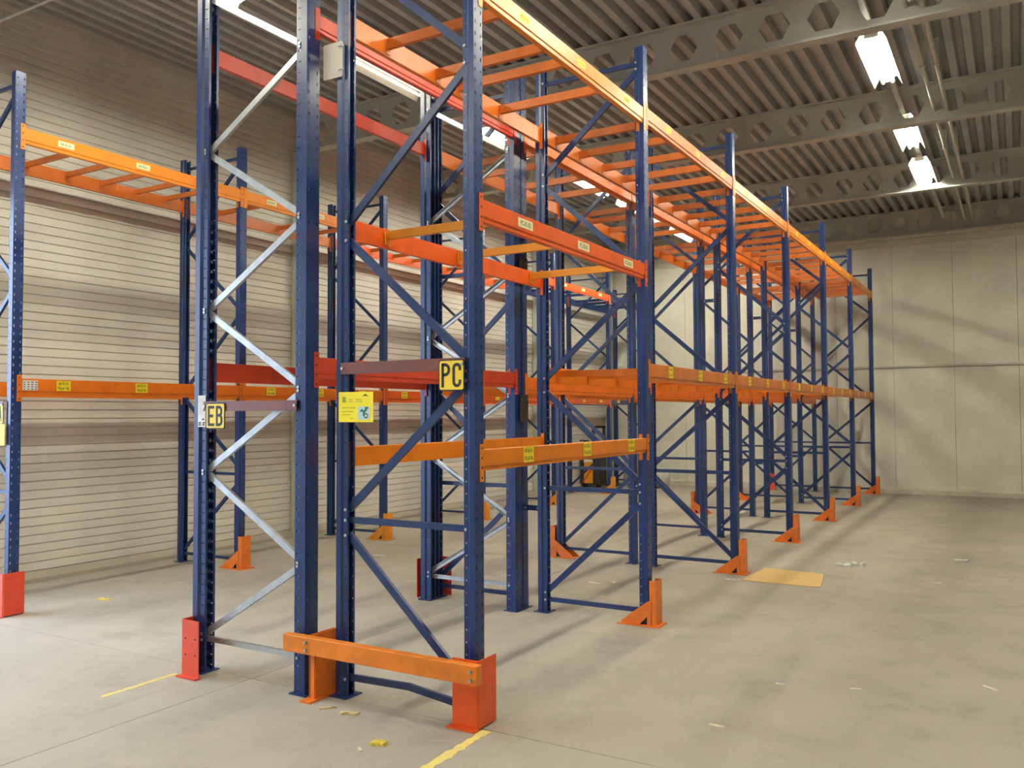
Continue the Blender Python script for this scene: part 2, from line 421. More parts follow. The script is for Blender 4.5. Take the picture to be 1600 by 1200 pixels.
for X, nm in ((RXL, 'right'), (LXL, 'left')):
    t = ob('lamp_trunking', MB().box(X - .03, X + .03, Y0 + .2, 21.3, LZ + .105, LZ + .165), 'pipe')
    tag(t, 'long grey trunking the strip lamps hang from above the %s aisle' % nm, 'trunking')

# ------------------------------------------------------------------ rack uprights with punched holes
PITCH, H = .075, 5.2
def upright_mesh(name, wy, d_out, d_in, step, lip, web_cols, fl_cols, Ht=H):
    """open section: web faces -x ; origin at the post's middle; holes really punched"""
    hw = wy / 2; hi = hw - step
    segs = []
    pts = [(d_in, hi - lip), (d_in, hi), (.010, hi), (-.004, hw), (-d_out, hw), (-d_out, -hw), (-.004, -hw), (.010, -hi), (d_in, -hi), (d_in, -hi + lip)]
    cuts = {4: [(c, .0085) for c in web_cols], 1: [(c, .009) for c in fl_cols], 7: [(-c, .009) for c in fl_cols]}
    zs = []; nk = int(Ht / PITCH)
    for k in range(nk): zs += [k * PITCH, k * PITCH + .026, k * PITCH + .033, k * PITCH + .042, k * PITCH + .049]
    zs.append(Ht)
    bm = bmesh.new(); cache = {}
    def vert(x, y, z):
        key = (round(x, 5), round(y, 5), round(z, 5))
        if key not in cache: cache[key] = bm.verts.new((x, y, z))
        return cache[key]
    for i in range(len(pts) - 1):
        a, b = Vector(pts[i]), Vector(pts[i + 1]); ln = (b - a).length
        ts = [0.0, 1.0]; hol = []
        if i == 4:
            for c, wd in cuts[4]:
                t = (hw - c) / ln; ts += [t - wd / 2 / ln, t + wd / 2 / ln]; hol.append(t)
        elif i in (1, 7):
            for c, wd in cuts[1]:
                t = (abs(c - a.x)) / ln; ts += [t - wd / 2 / ln, t + wd / 2 / ln]; hol.append(t)
        ts.sort()
        for k in range(len(ts) - 1):
            tm = (ts[k] + ts[k + 1]) / 2
            ish = any(abs(tm - t) < 1e-6 for t in hol)
            pa, pb = a + (b - a) * ts[k], a + (b - a) * ts[k + 1]
            for q in range(len(zs) - 1):
                band = q % 5 if q < nk * 5 else 0
                if ish and ((i == 4 and band in (1, 2, 3)) or (i != 4 and band == 2)): continue
                bm.faces.new((vert(pa.x, pa.y, zs[q]), vert(pb.x, pb.y, zs[q]), vert(pb.x, pb.y, zs[q + 1]), vert(pa.x, pa.y, zs[q + 1])))
    me = D.meshes.new(name); bm.to_mesh(me); bm.free()
    r = baked(me, [('SOLIDIFY', dict(thickness=.0022, offset=0))])
    r.name = name; r.materials.clear(); r.materials.append(M_['blue'])
    return r
UM = upright_mesh('upright', .100, .042, .044, .013, .016, (.031, -.031), (.028,))
UMB = upright_mesh('upright_wide', .122, .052, .058, .016, .020, (.040, -.040), (.026, .042))

def channel(wd, dp, t=.003, flip=1):
    """U channel profile: u across (side), v depth"""
    h = wd / 2
    return [(-h, 0), (h, 0), (h, flip * dp), (h - t, flip * dp), (h - t, flip * t), (-h + t, flip * t), (-h + t, flip * dp), (-h, flip * dp)]
def brace_mesh(x0, z0, x1, z1, wd, dp, y, flip):
    # channel swept in the frame plane; web faces -y when flip = 1
    p, q = Vector((x0, y, z0)), Vector((x1, y, z1)); d = (q - p).normalized()
    side = Vector((-d.z, 0, d.x)); dv = Vector((0, 1, 0))
    prof = channel(wd, dp, .0032, 1)
    y0 = 0 if flip > 0 else dp
    vs = []
    for e in (p, q):
        for a, b in prof:
            vs.append(e + side * a + dv * (b if flip > 0 else -b))
    n = len(prof)
    mb = MB(); mb.add(vs, [(i, (i + 1) % n, n + (i + 1) % n, n + i) for i in range(n)] + [tuple(reversed(range(n))), tuple(range(n, 2 * n))])
    return mb.mesh('brace')
boltm = MB().prism([(.011 * math.cos(a * math.pi / 3), .011 * math.sin(a * math.pi / 3)) for a in range(6)], lambda p, q, t: (p, t, q), -.011, 0).mesh('bolt')
boltm.materials.append(M_['galv'])
bpm = MB().box(-.075, .075, -.08, .08, 0, .008).mesh('base_plate'); bpm.materials.append(M_['blue'])

def make_frame(kind, depth, um, braces, bars, wd, bmat, half_w, flip, bolts, dy=0.0):
    """braces: list of (side0, z0, side1, z1); bars: z list ; side -1 left +1 right"""
    r = empty('upright_frame')
    h = depth / 2
    ob('upright', um, None, r, (-h, 0, 0), 0)
    ob('upright', um, None, r, (h, 0, 0), math.pi)
    for s in (-1, 1): ob('base_plate', bpm, None, r, (s * h, 0, 0))
    ix = h - .028
    for (s0, z0, s1, z1) in braces:
        me = brace_mesh(s0 * ix, z0, s1 * ix, z1, wd, .025, dy - .012 if flip > 0 else dy + .012, flip); me.materials.append(M_[bmat])
        ob('brace', me, None, r)
    for zb in bars:
        me = brace_mesh(-ix, zb, ix, zb, wd * .8, .025, dy - .012 if flip > 0 else dy + .012, flip); me.materials.append(M_[bmat])
        ob('crossbar', me, None, r)
    if bolts:
        zset = set()
        for (s0, z0, s1, z1) in braces: zset.add((s0, z0)); zset.add((s1, z1))
        for zb in bars: zset.add((-1, zb)); zset.add((1, zb))
        for (s, zz) in sorted(zset):
            ob('bolt', boltm, None, r, (s * (h - .03), -half_w + .002, zz))
    return r

PC_BR = [(1, .19, -1, 1.07), (-1, 1.24, 1, 2.08), (1, 2.21, -1, 3.05), (-1, 3.18, 1, 4.06), (1, 4.17, -1, 5.0)]
PC_BAR = [.12, 1.17, 5.06]
EB_BR = []
zz = .27; s = -1
while zz + .594 < 5.1:
    EB_BR.append((s, round(zz + .012, 3), -s, round(zz + .582, 3))); zz += .594; s = -s
EB_BAR = [.24]

ROWS = {
    'PC': dict(XL=-3.914, XR=-2.890),
    'EB': dict(XL=-5.194, XR=-4.185),
    'EA': dict(XL=-9.297, XR=-8.262),
}
YPC = [4.4236 + 2.8 * k for k in range(7)]
YEB = [4.3244, 7.115] + [7.262 + 2.8 * k for k in range(6)]
YEA = [4.624 + 2.768 * k for k in range(7)]

def ctr(row): return (ROWS[row]['XL'] + ROWS[row]['XR']) / 2
def dep(row): return ROWS[row]['XR'] - ROWS[row]['XL']
# PC row
fr0 = make_frame('PC', dep('PC'), UM, PC_BR, PC_BAR, .052, 'blue_light', .037, 1, True)
fr1 = make_frame('PC', dep('PC'), UM, [(-a, b, -c, d) for a, b, c, d in PC_BR], PC_BAR, .052, 'blue_light', .037, 1, True)
# the frames alternate as bolted in the photo: first leans right at the foot, the others likewise mirrored
fr2 = make_frame('PC', dep('PC'), UM, PC_BR, PC_BAR, .05, 'blue_light', .037, 1, False)
fr2m = fr1
# the lowest crossbar of the first PC frame is bent by an old knock
bent = [c for c in fr0.children if c.name.startswith('crossbar') and abs(min(v.co.z for v in c.data.vertices) - .1) < .03]
if bent:
    hx = dep('PC') / 2 - .028; me = MB(); pr = [(-.0125, -.021), (.0125, -.021), (.0125, .021), (-.0125, .021)]
    for (a, b) in (((-hx, .125), (.02, .138)), ((.02, .138), (hx, .085))):
        me.bar((a[0], 0, a[1]), (b[0], 0, b[1]), pr)
    nm = me.mesh('crossbar'); nm.materials.append(M_['blue_light']); bent[0].data = nm
for k, y in enumerate(YPC):
    if k == 0: f = fr0
    elif k == 1: f = fr1
    elif k == 2: f = fr2
    else: f = dup(fr2 if k % 2 == 0 else fr2m)
    f.location = (ctr('PC'), y, 0)
    lab = 'tall blue rack frame standing right behind the yellow PC sign' if k == 0 else \
          'blue rack frame with diagonal braces, %s from the front in the PC row' % ORD[k]
    tag(f, lab, 'rack frame', 'frames of the PC row')
# EB row: two galvanised-braced frames, then blue ones
e0 = make_frame('EB', dep('EB'), UMB, EB_BR, EB_BAR, .046, 'galv', .045, 1, True)
e1 = make_frame('EB', dep('EB'), UMB, EB_BR, EB_BAR, .046, 'galv', .045, -1, True)
e2 = make_frame('EB', dep('EB'), UM, [(-a, b, -c, d) for a, b, c, d in PC_BR], [.12, 1.17, 3.3, 5.06], .05, 'blue_light', .037, 1, False)
e3 = make_frame('EB', dep('EB'), UM, [(-a, b, -c, d) for a, b, c, d in PC_BR], [.12, 1.17, 5.06], .045, 'blue_light', .037, 1, False)
e4 = make_frame('EB', dep('EB'), UM, PC_BR, [.12, 1.17, 5.06], .045, 'blue_light', .037, 1, False)
for k, y in enumerate(YEB):
    f = (e0, e1, e2, e3, e4)[k] if k < 5 else dup(e3 if k % 2 else e4)
    f.location = (ctr('EB'), y, 0)
    lab = ['tall blue frame with galvanised zigzag braces beside the EB sign', 'blue frame with galvanised double-line braces, second of the EB row',
           'blue-braced frame standing right against the second galvanised EB frame'][k] if k < 3 else \
          'blue-braced rack frame, %s from the front in the EB row' % ORD[k - 1]
    tag(f, lab, 'rack frame', 'frames of the EB row')
# EA row along the wall
a0 = make_frame('EA', dep('EA'), UM, [(-1, .16, 1, 1.03), (1, 1.25, -1, 2.08), (-1, 2.2, 1, 3.1), (1, 3.2, -1, 4.05), (-1, 4.15, 1, 5.0)],
                [.11, 1.15, 5.08], .042, 'blue_light', .037, 1, False)
for k, y in enumerate(YEA):
    f = a0 if k == 0 else dup(a0)
    f.location = (ctr('EA'), y, 0)
    lab = 'blue rack frame at the left picture edge by the EA sign' if k == 0 else 'blue rack frame along the plank wall, %s of the EA row' % ORD[k]
    tag(f, lab, 'rack frame', 'frames of the EA row')

# short spacers tying the EB and PC rows back to back
spm = MB().prism(channel(.05, .03), lambda p, q, t: (t, q - .015, p), -.092, .092).mesh('row_spacer'); spm.materials.append(M_['blue'])
for k in range(1, 6):
    for zs_, nm in ((.97, 'low'), (3.6, 'high')):
        o = empty('row_spacer', ((ROWS['EB']['XR'] + ROWS['PC']['XL']) / 2, YPC[k] + .02, zs_))
        ob('spacer_bar', spm, None, o)
        for s_ in (-1, 1): ob('spacer_bolt', boltm, None, o, (s_ * .07, -.015, 0))
        tag(o, '%s blue spacer bar between the back-to-back posts at the %s frame pair' % (nm, ORD[k]), 'spacer', 'row spacers')

# ------------------------------------------------------------------ load beams
BW = .048
_beamc = {}
def beam_mesh(L, h):
    key = (round(L, 3), round(h, 3))
    if key not in _beamc:
        w2 = BW / 2
        P = [(-w2, 0), (w2 - .010, 0), (w2 - .007, .003), (w2 - .007, h * .20), (w2, h * .25), (w2, h - .004), (w2 - .004, h), (-w2 + .004, h), (-w2, h - .004)]
        _beamc[key] = MB().prism(P, lambda p, q, t: (p, t, q), -L / 2, L / 2)
    return _beamc[key].mesh('load_beam')
def conn_mesh(h, e):
    """L-shaped end connector; e = +1 / -1 end"""
    mb = MB(); zb, zt = -.065, h + .035
    ya, yb = (0, e * .004)
    x1 = BW / 2
    mb.box(x1 - .072, x1 + .006, min(ya, yb), max(ya, yb), zb, zt)
    ya, yb = 0, e * .047
    mb.box(x1 + .002, x1 + .006, min(ya, yb), max(ya, yb), zb, zt)
    return mb
_connc = {}
rivm = MB().prism([(.007 * math.cos(a * math.pi / 4), .007 * math.sin(a * math.pi / 4)) for a in range(8)], lambda p, q, t: (t, p, q), 0, .002).mesh('rivet')
rivm.materials.append(M_['black'])
def beam(row, side, ya, yb, ztop, h, m, label, half=.05, labels=None, lmat='lab_cream', text=None, rivets=False, cm=None, tw=None, th=None, ts=None):
    """load beam between posts at ya and yb; side -1 left, +1 right line of the row"""
    X = ROWS[row]['XR' if side > 0 else 'XL']
    g = .0005
    L = (yb - half) - (ya + half) - 2 * g
    me = beam_mesh(L, h)
    r = ob('load_beam', me, m)
    r.location = (X + side * (.042 + (.010 if half > .055 else 0) - BW / 2), (ya + yb) / 2, ztop - h)
    r.rotation_euler = (0, 0, 0 if side > 0 else math.pi)
    tag(r, label, 'beam', 'load beams of the %s row' % row)
    for e in (1, -1):
        key = (round(h, 3), e, cm or m)
        if key not in _connc:
            _connc[key] = conn_mesh(h, e).mesh('connector'); _connc[key].materials.append(M_[cm or m])
        c = ob('connector', _connc[key], None, r, (0, e * L / 2, 0))
        if rivets:
            for k in range(4):
                ob('rivet', rivm, None, c, (BW / 2 + .006, e * .026, -.04 + k * (h + .05) / 3))
    if labels:
        for i, fr in enumerate(labels):
            tw_, th_ = tw or .14, th or .05
            lo = ob('label_plate', MB().box(0, .0012, -tw_ / 2, tw_ / 2, -th_ / 2, th_ / 2), lmat, r, (BW / 2 + .0003, -L / 2 + fr * L, h * .60))
            if text and i < len(text) and text[i]:
                lines = text[i].split('\n')
                for q, s in enumerate(lines):
                    lo2 = ob('lettering', text_mesh(s, ts or .034, .8), 'greenink' if lmat == 'lab_cream' else 'black', lo,
                             (.0018, 0, (len(lines) - 1) * th_ * .24 - q * th_ * .48 - .002))
    return r

def rung(row, y, ztop, m, hh, label, grp):
    xa = ROWS[row]['XL'] + .012; xb = ROWS[row]['XR'] - .012
    prof = [(-.019, 0), (.019, 0), (.019, hh), (-.019, hh)]
    mb = MB().prism(prof, lambda p, q, t: (t, p, q), -(xb - xa) / 2, (xb - xa) / 2)
    r = ob('pallet_support_bar', mb, m, None, ((xa + xb) / 2, y, ztop - hh - .004))
    for s in (-1, 1):
        x0, x1 = sorted((s * (xb - xa) / 2, s * ((xb - xa) / 2 - .004)))
        ob('end_bracket', MB().box(x0, x1, -.032, .032, -.04, hh), m, r)
    tag(r, label, 'support bar', grp)
    return r

# ---- PC row
FR3 = (.20, .53, .86)
for k in range(6):
    ya, yb = YPC[k], YPC[k + 1]; bay = ORD[k]
    n1 = 3 * k
    # top level
    mt = ('amber', 'orange_dirty', 'amber', 'amber', 'amber', 'amber')[k]
    zt = 4.635 if k == 0 else 4.66
    beam('PC', 1, ya, yb, zt, .145, mt, 'amber top beam over the right aisle in the %s bay of the PC row' % bay, labels=FR3, lmat='lab_yellow',
         text=['PC-%02d-03' % (n1 + i + 1) for i in range(3)] if k < 3 else None, tw=.13, th=.052)
    beam('PC', -1, ya, yb, zt, .145, 'rung' if k else 'orange', 'orange top beam on the inner side in the %s bay of the PC row' % bay)
    offs = (.43, 1.06, 1.38, 2.01) if k == 0 else (.30, .84, 1.42, 1.96, 2.48)
    for i, o in enumerate(offs):
        rung('PC', ya + o, zt - .02, 'rung', .072, '%s orange support bar at the top of the %s bay, PC row' % (ORD[i].capitalize(), bay), 'top support bars of the PC row')
    if k > 0:
        beam('PC', 1, ya, yb, 2.325, .155, 'orange_dirty', 'dusty orange middle beam over the right aisle in the %s bay of the PC row' % bay, labels=FR3, lmat='lab_yellow',
             text=['PC-%02d-02\nPC-%02d-01' % (n1 + i + 1, n1 + i + 1) for i in range(3)] if k < 3 else None, tw=.115, th=.11, ts=.028)
        beam('PC', -1, ya, yb, 2.325, .155, 'orange', 'orange middle beam on the inner side in the %s bay of the PC row' % bay)
        for i, o in enumerate((.28, 1.0, 1.75, 2.45)):
            rung('PC', ya + o, 2.30, 'orange', .06, '%s orange support bar at middle height in the %s bay, PC row' % (ORD[i].capitalize(), bay), 'middle support bars of the PC row')
ya, yb = YPC[0], YPC[1]
beam('PC', 1, ya, yb, 3.215, .138, 'verm', 'vermilion beam with three cream labels right of the PC sign', labels=(.20, .535, .86), lmat='lab_cream',
     text=['PC-01-02', 'PC-02-02', 'PC-03-02'], tw=.20, th=.062, ts=.046, rivets=True)
beam('PC', -1, ya, yb, 3.215, .138, 'verm', 'vermilion beam on the inner side above the PC sign')
for i, (o, mm) in enumerate(((.42, 'ochre'), (1.35, 'ochre'), (2.55, 'ochre'))):
    rung('PC', ya + o, 3.20, mm, .06, '%s ochre support bar behind the vermilion beam of the first PC bay' % ORD[i].capitalize(), 'support bars of the vermilion level')
beam('PC', 1, ya, yb, 1.655, .132, 'low', 'orange low beam with yellow double labels below the PC sign', labels=(.21, .55, .87), lmat='lab_yellow',
     text=['PC-01-01\nPC-01-00', 'PC-02-01\nPC-02-00', 'PC-03-01\nPC-03-00'], tw=.135, th=.105, ts=.036, rivets=True)
beam('PC', -1, ya, yb, 1.655, .132, 'low', 'orange low beam on the inner side of the first PC bay')

# ---- EB row
ya, yb = YEB[0], YEB[1]
for side, nm in ((-1, 'left aisle'), (1, 'inner')):
    beam('EB', side, ya, yb, 4.665, .125, 'red', 'red top beam on the %s side of the first EB bay' % nm, half=.061)
    beam('EB', side, ya, yb, 2.270, .145, 'red', 'red middle beam on the %s side of the first EB bay' % nm, half=.061, rivets=(side > 0))
for k in range(5):
    ya, yb = YEB[2 + k], YEB[3 + k]; bay = ORD[k + 1]
    for side, nm in ((-1, 'left aisle'), (1, 'inner')):
        beam('EB', side, ya, yb, 4.66, .145, 'orange', 'orange top beam on the %s side in the %s bay of the EB row' % (nm, bay))
        beam('EB', side, ya, yb, 2.235, .16, 'orange', 'orange middle beam on the %s side in the %s bay of the EB row' % (nm, bay))
    for i, o in enumerate((.50, .92, 1.6, 2.2)):
        rung('EB', ya + o, 4.64, 'rung', .07, '%s orange support bar at the top of the %s bay, EB row' % (ORD[i].capitalize(), bay), 'top support bars of the EB row')
    for i, o in enumerate((.6, 1.4, 2.2)):
        rung('EB', ya + o, 2.21, 'orange', .06, '%s orange support bar at middle height in the %s bay, EB row' % (ORD[i].capitalize(), bay), 'middle support bars of the EB row')

# ---- EA row
for k in range(6):
    ya, yb = YEA[k], YEA[k + 1]; bay = ORD[k]
    n1 = 3 * k
    mf = ('amber', 'amber', 'verm', 'verm', 'verm', 'blue')[k]; mr = ('rung', 'rung', 'verm', 'verm', 'blue', 'blue')[k]
    cn = {'amber': 'amber', 'verm': 'vermilion', 'blue': 'dark blue', 'rung': 'orange'}
    beam('EA', 1, ya, yb, 4.667, .152, mf, '%s top beam facing the left aisle in the %s bay of the EA row' % (cn[mf], bay), labels=(.155, .487, .82), lmat='lab_cream',
         text=['EA-%02d-01' % (n1 + i + 1) for i in range(3)] if k < 3 else None, tw=.17, th=.062, ts=.038, rivets=(k == 0), cm='verm' if mf == 'blue' else None)
    beam('EA', -1, ya, yb, 4.667, .152, mr, '%s top beam on the wall side in the %s bay of the EA row' % (cn[mr], bay), cm='verm' if mr == 'blue' else None)
    offs = (.68, 1.14, 1.57, 2.03, 2.43) if k == 0 else ((.55, 1.645, 2.2) if k == 1 else (.4, .95, 1.55, 2.1))
    for i, o in enumerate(offs):
        rung('EA', ya + o, 4.655, 'rung' if k < 5 and k != 4 else 'blue', .055, '%s support bar at the top of the %s bay, EA row' % (ORD[i].capitalize(), bay), 'top support bars of the EA row')
    mm = 'blue' if k == 5 else ('orange' if k < 2 else 'verm')
    beam('EA', 1, ya, yb, 2.236, .155, mm, '%s middle beam facing the left aisle in the %s bay of the EA row' % ({'blue': 'dark blue', 'orange': 'orange', 'verm': 'vermilion'}[mm], bay),
         labels=(.158, .49, .82), lmat='lab_yellow', text=['EA %02d 01\nEA %02d 00' % (n1 + i + 1, n1 + i + 1) for i in range(3)] if k < 3 else None,
         tw=.15, th=.10, ts=.036, rivets=(k == 0), cm='verm' if mm == 'blue' else None)
    beam('EA', -1, ya, yb, 2.236, .155, mm, '%s middle beam on the wall side in the %s bay of the EA row' % ({'blue': 'dark blue', 'orange': 'orange', 'verm': 'vermilion'}[mm], bay), cm='verm' if mm == 'blue' else None)

# ------------------------------------------------------------------ foot guards
def gusset_guard(m):
    """post shield with two raking side plates; shield faces +x, origin at the upright's middle"""
    r = empty('foot_guard')
    ob('shield', MB().prism([(.062, -.072), (.125, -.072), (.125, .072), (.062, .072), (.062, .066), (.119, .066), (.119, -.066), (.062, -.066)],
                            lambda p, q, t: (p, q, t), .012, .40), m, r)
    for s in (-1, 1):
        P = [(.075, .012), (.075, .235), (.02, .20), (-.205, .03), (-.205, .012), (-.03, .012), (.04, .085), (.04, .012)]
        y0, y1 = sorted((s * .072, s * .078))
        g = MB().prism(P, lambda p, q, t: (p, t, q), y0, y1)
        ob('gusset', g, m, r)
    ob('foot_plate', MB().box(-.235, .155, -.105, -.062, 0, .012).box(-.235, .155, .062, .105, 0, .012).box(.085, .155, -.062, .062, 0, .012), m, r)
    return r
def u_guard(m, hgt=.405, holes=True):
    """tall three-sided shield around a corner post: faces -y and +x"""
    r = empty('post_guard')
    ob('shield', MB().prism([(.095, .075), (.101, .075), (.101, -.115), (.089, -.127), (-.085, -.127), (-.085, -.121), (.089, -.121), (.095, -.115)],
                            lambda p, q, t: (p, q, t), .012, hgt), m, r)
    ob('foot_plate', MB().box(-.10, .10, -.17, -.121, 0, .012), m, r)
    if holes:
        for x in (-.05, .05):
            for zz in (.16, .275):
                ob('screw', rivm, None, r, (x, -.127, zz), -math.pi / 2)
    return r
gp_o, gp_y, gp_r = gusset_guard('foot_orange'), gusset_guard('foot_ochre'), None
used = {gp_o.name: False, gp_y.name: False}
def place_guard(p, x, y, rz, label, grp):
    g = p if not used[p.name] else dup(p); used[p.name] = True
    g.location = (x, y, 0); g.rotation_euler = (0, 0, rz)
    tag(g, label, 'guard', grp); return g
for k in range(1, 7):
    place_guard(gp_o, -2.890, YPC[k], 0, 'orange foot guard with raking gussets at the %s frame of the PC row' % ORD[k], 'foot guards along the right aisle')
for k in (2, 4, 5):
    place_guard(gp_o, ROWS['EB']['XL'], YEB[k + 1], math.pi, 'orange foot guard on the left aisle side of the %s EB frame' % ORD[k], 'foot guards of the EB row')
place_guard(gp_o, -8.262, YEA[1], 0, 'orange foot guard at the second frame of the EA row', 'foot guards of the EA row')
for k in (2, 3, 4, 5):
    place_guard(gp_y, -8.262, YEA[k], 0, 'ochre foot guard at the %s frame of the EA row' % ORD[k], 'foot guards of the EA row')
g = u_guard('guard_orange', .41, False); g.location = (-2.885, 4.435, 0)
tag(g, 'orange-red corner guard wrapped round the foot below the PC sign', 'guard')
g = u_guard('guard_red'); g.location = (-5.14, 4.285, 0); g.scale = (-1, 1, 1)
tag(g, 'red corner guard at the foot of the post below the EB sign', 'guard')
g = u_guard('guard_red'); g.location = (-8.262, 4.624, 0)
tag(g, 'red corner guard at the left picture edge below the EA sign', 'guard')
g = empty('post_guard', (-5.19, 7.18, 0))
ob('shield', MB().box(-.13, .115, .165, .172, .01, .40).box(-.13, -.123, -.10, .165, .01, .40), 'guard_red', g)
for x in (.02, .09):
    for zz_ in (.16, .27): ob('screw', MB().box(x - .005, x + .005, .163, .165, zz_ - .005, zz_ + .005), 'paper', g)
tag(g, 'dark red guard plate behind the foot of the second EB post', 'guard')
g = empty('post_guard', (ROWS['EB']['XL'], YEB[7], 0))
pts = [(-.09, .0), (.09, 0), (.09, .32)] + [(.09 * math.cos(a * math.pi / 8), .32 + .09 * math.sin(a * math.pi / 8)) for a in range(1, 8)] + [(-.09, .32)]
ob('shield', MB().prism(pts, lambda p, q, t: (p, t, q), -.10, -.094), 'guard_red', g)
ob('shield_side', MB().box(-.096, -.09, -.094, .08, 0, .36), 'guard_red', g)
tag(g, 'small red round-topped guard at the farthest EB frame', 'guard')

# front bumper rail between the EB and PC posts
gr = empty('bumper_rail', (-3.48, 4.2, 0))
rail = bevel(ob('rail', MB().box(-.76, .775, -.03, .028, .310, .425), 'bumper', gr), .006)
ob('post', MB().prism([(-.045, .03), (.0, .03), (.0, .26), (-.006, .26), (-.006, .036), (-.045, .036)], lambda p, q, t: (-.535 + p, q, t), .012, .425)
   .box(-.575, -.569, .03, .26, .012, .425), 'foot_orange', gr)
ob('post_brace', MB().box(-.5346, -.528, .04, .25, .012, .43), 'foot_orange', gr)
ob('post_foot', MB().box(-.60, -.51, -.04, .32, 0, .012), 'foot_orange', gr)
for x in (.73, -.555):
    for zz_ in (.34, .39):
        ob('bolt', boltm, None, gr, (x, -.03, zz_))
tag(gr, 'orange steel bumper rail at shin height across the rack fronts', 'bumper rail')

# ------------------------------------------------------------------ signs and papers
def stroke(mb, pts, wd, y):
    """flat ribbon letter stroke in the x-z plane"""
    n = len(pts); L, R = [], []
    for i, p in enumerate(pts):
        a = Vector(pts[max(i - 1, 0)]); b = Vector(pts[min(i + 1, n - 1)]); d = (b - a).normalized(); nn = Vector((-d.y, d.x))
        q = Vector(p)
        k = 1.0
        if 0 < i < n - 1:
            d1 = (q - a).normalized(); k = 1 / max(.5, abs(d1.dot(d)))
        L.append(q + nn * wd / 2 * k); R.append(q - nn * wd / 2 * k)
    vs = [(p.x, y, p.y) for p in L] + [(p.x, y, p.y) for p in R] + [(p.x, y + .001, p.y) for p in L] + [(p.x, y + .001, p.y) for p in R]
    fs = []
    for i in range(n - 1):
        fs += [(i, i + 1, n + i + 1, n + i), (2 * n + i, 3 * n + i, 3 * n + i + 1, 2 * n + i + 1), (i, 2 * n + i, 2 * n + i + 1, i + 1), (n + i, n + i + 1, 3 * n + i + 1, 3 * n + i)]
    fs += [(0, n, 3 * n, 2 * n), (n - 1, 2 * n - 1 + n * 0, 4 * n - 1, 3 * n - 1)]
    mb.add(vs, fs)
def arc(cx, cy, r, a0, a1, k=6, ry=None):
    ry = ry or r
    return [(cx + r * math.cos(math.radians(a0 + (a1 - a0) * i / k)), cy + ry * math.sin(math.radians(a0 + (a1 - a0) * i / k))) for i in range(k + 1)]
def letter(ch, w, h, t, y=-.0045):
    mb = MB(); a, b = -w / 2 + t / 2, w / 2 - t / 2; T, B = h / 2 - t / 2, -h / 2 + t / 2
    if ch == 'P':
        stroke(mb, [(a, -h / 2), (a, h / 2)], t, y); r = (b - a) * .62; my = h * .02
        stroke(mb, [(a, T)] + arc(b - r, T - r, r, 90, 0) + arc(b - r, my + r, r, 0, -90) + [(a, my)], t, y)
    if ch == 'B':
        stroke(mb, [(a, -h / 2), (a, h / 2)], t, y); r = (b - a) * .5; my = h * .03
        stroke(mb, [(a, T)] + arc(b - r - t * .1, T - r, r, 90, 0) + arc(b - r - t * .1, my + r, r, 0, -90) + [(a, my)], t, y - .0002)
        stroke(mb, [(a, my)] + arc(b - r, my - r, r, 90, 0) + arc(b - r, B + r, r, 0, -90) + [(a, B)], t, y - .0004)
    if ch == 'C':
        r = (b - a) / 2
        stroke(mb, [(b, T - r - h * .09)] + arc(0, T - r, r, 0, 180, 8) + arc(0, B + r, r, 180, 360, 8) + [(b, B + r + h * .09)], t, y)
    if ch == 'E':
        stroke(mb, [(a, -h / 2), (a, h / 2)], t, y)
        for zz_, e in ((T, 1), (0, .8), (B, 1)): stroke(mb, [(a, zz_), (a + (b + t / 2 - a) * e, zz_)], t, y - .0002)
    if ch == 'A':
        stroke(mb, [(a, -h / 2), (0, h / 2)], t, y); stroke(mb, [(0, h / 2), (b, -h / 2)], t, y - .0002); stroke(mb, [(a * .6, -h * .2), (b * .6, -h * .2)], t * .9, y - .0004)
    return mb
def rrect(w, h, r, k=4):
    P = []
    for cx, cy, a in ((w / 2 - r, h / 2 - r, 0), (-w / 2 + r, h / 2 - r, 90), (-w / 2 + r, -h / 2 + r, 180), (w / 2 - r, -h / 2 + r, 270)):
        P += arc(cx, cy, r, a, a + 90, k)
    return P
def letter_sign(chars, x, y, z, w, h, label):
    r = empty('letter_sign', (x, y, z))
    ob('border', MB().prism(rrect(w, h, .018), lambda p, q, t: (p, t, q), -.002, .002), 'black', r)
    ob('panel', MB().prism(rrect(w - .016, h - .016, .012), lambda p, q, t: (p, t, q), -.0035, -.002), 'yellow', r)
    for i, ch in enumerate(chars):
        ob('letter', letter(ch, w * .34, h * .77, w * .100), 'black', r, (-w * .215 + i * w * .43, 0, 0))
    tag(r, label, 'sign', 'yellow row letter signs')
letter_sign('PC', -3.0, 4.350, 2.115, .192, .195, 'yellow square sign with black letters PC')
letter_sign('EB', -4.995, 4.243, 1.870, .20, .19, 'yellow square sign with black letters EB')
letter_sign('EA', -8.40, 4.555, 1.90, .19, .20, 'yellow square sign with black letters EA at the left edge')
def sign_bar(x0, x1, y, z0, z1, label):
    o = empty('sign_bar', ((x0 + x1) / 2, y, z0)); h = (x1 - x0) / 2
    ob('bar', MB().prism(channel(z1 - z0, .03), lambda p, q, t: (t, q - .015, p + (z1 - z0) / 2), -h, h), 'maroon', o)
    for s in (-1, 1): ob('bolt', boltm, None, o, (s * (h - .015), -.015, (z1 - z0) / 2))
    tag(o, label, 'bar', 'maroon bars carrying the row signs')
sign_bar(-3.90, -2.905, 4.366, 2.145, 2.222, 'maroon bar carrying the PC sign between two posts')
sign_bar(-5.13, -4.20, 4.262, 1.905, 1.975, 'maroon bar carrying the EB sign between two posts')
sign_bar(-9.24, -8.31, 4.570, 1.95, 2.02, 'maroon bar carrying the EA sign at the left edge')

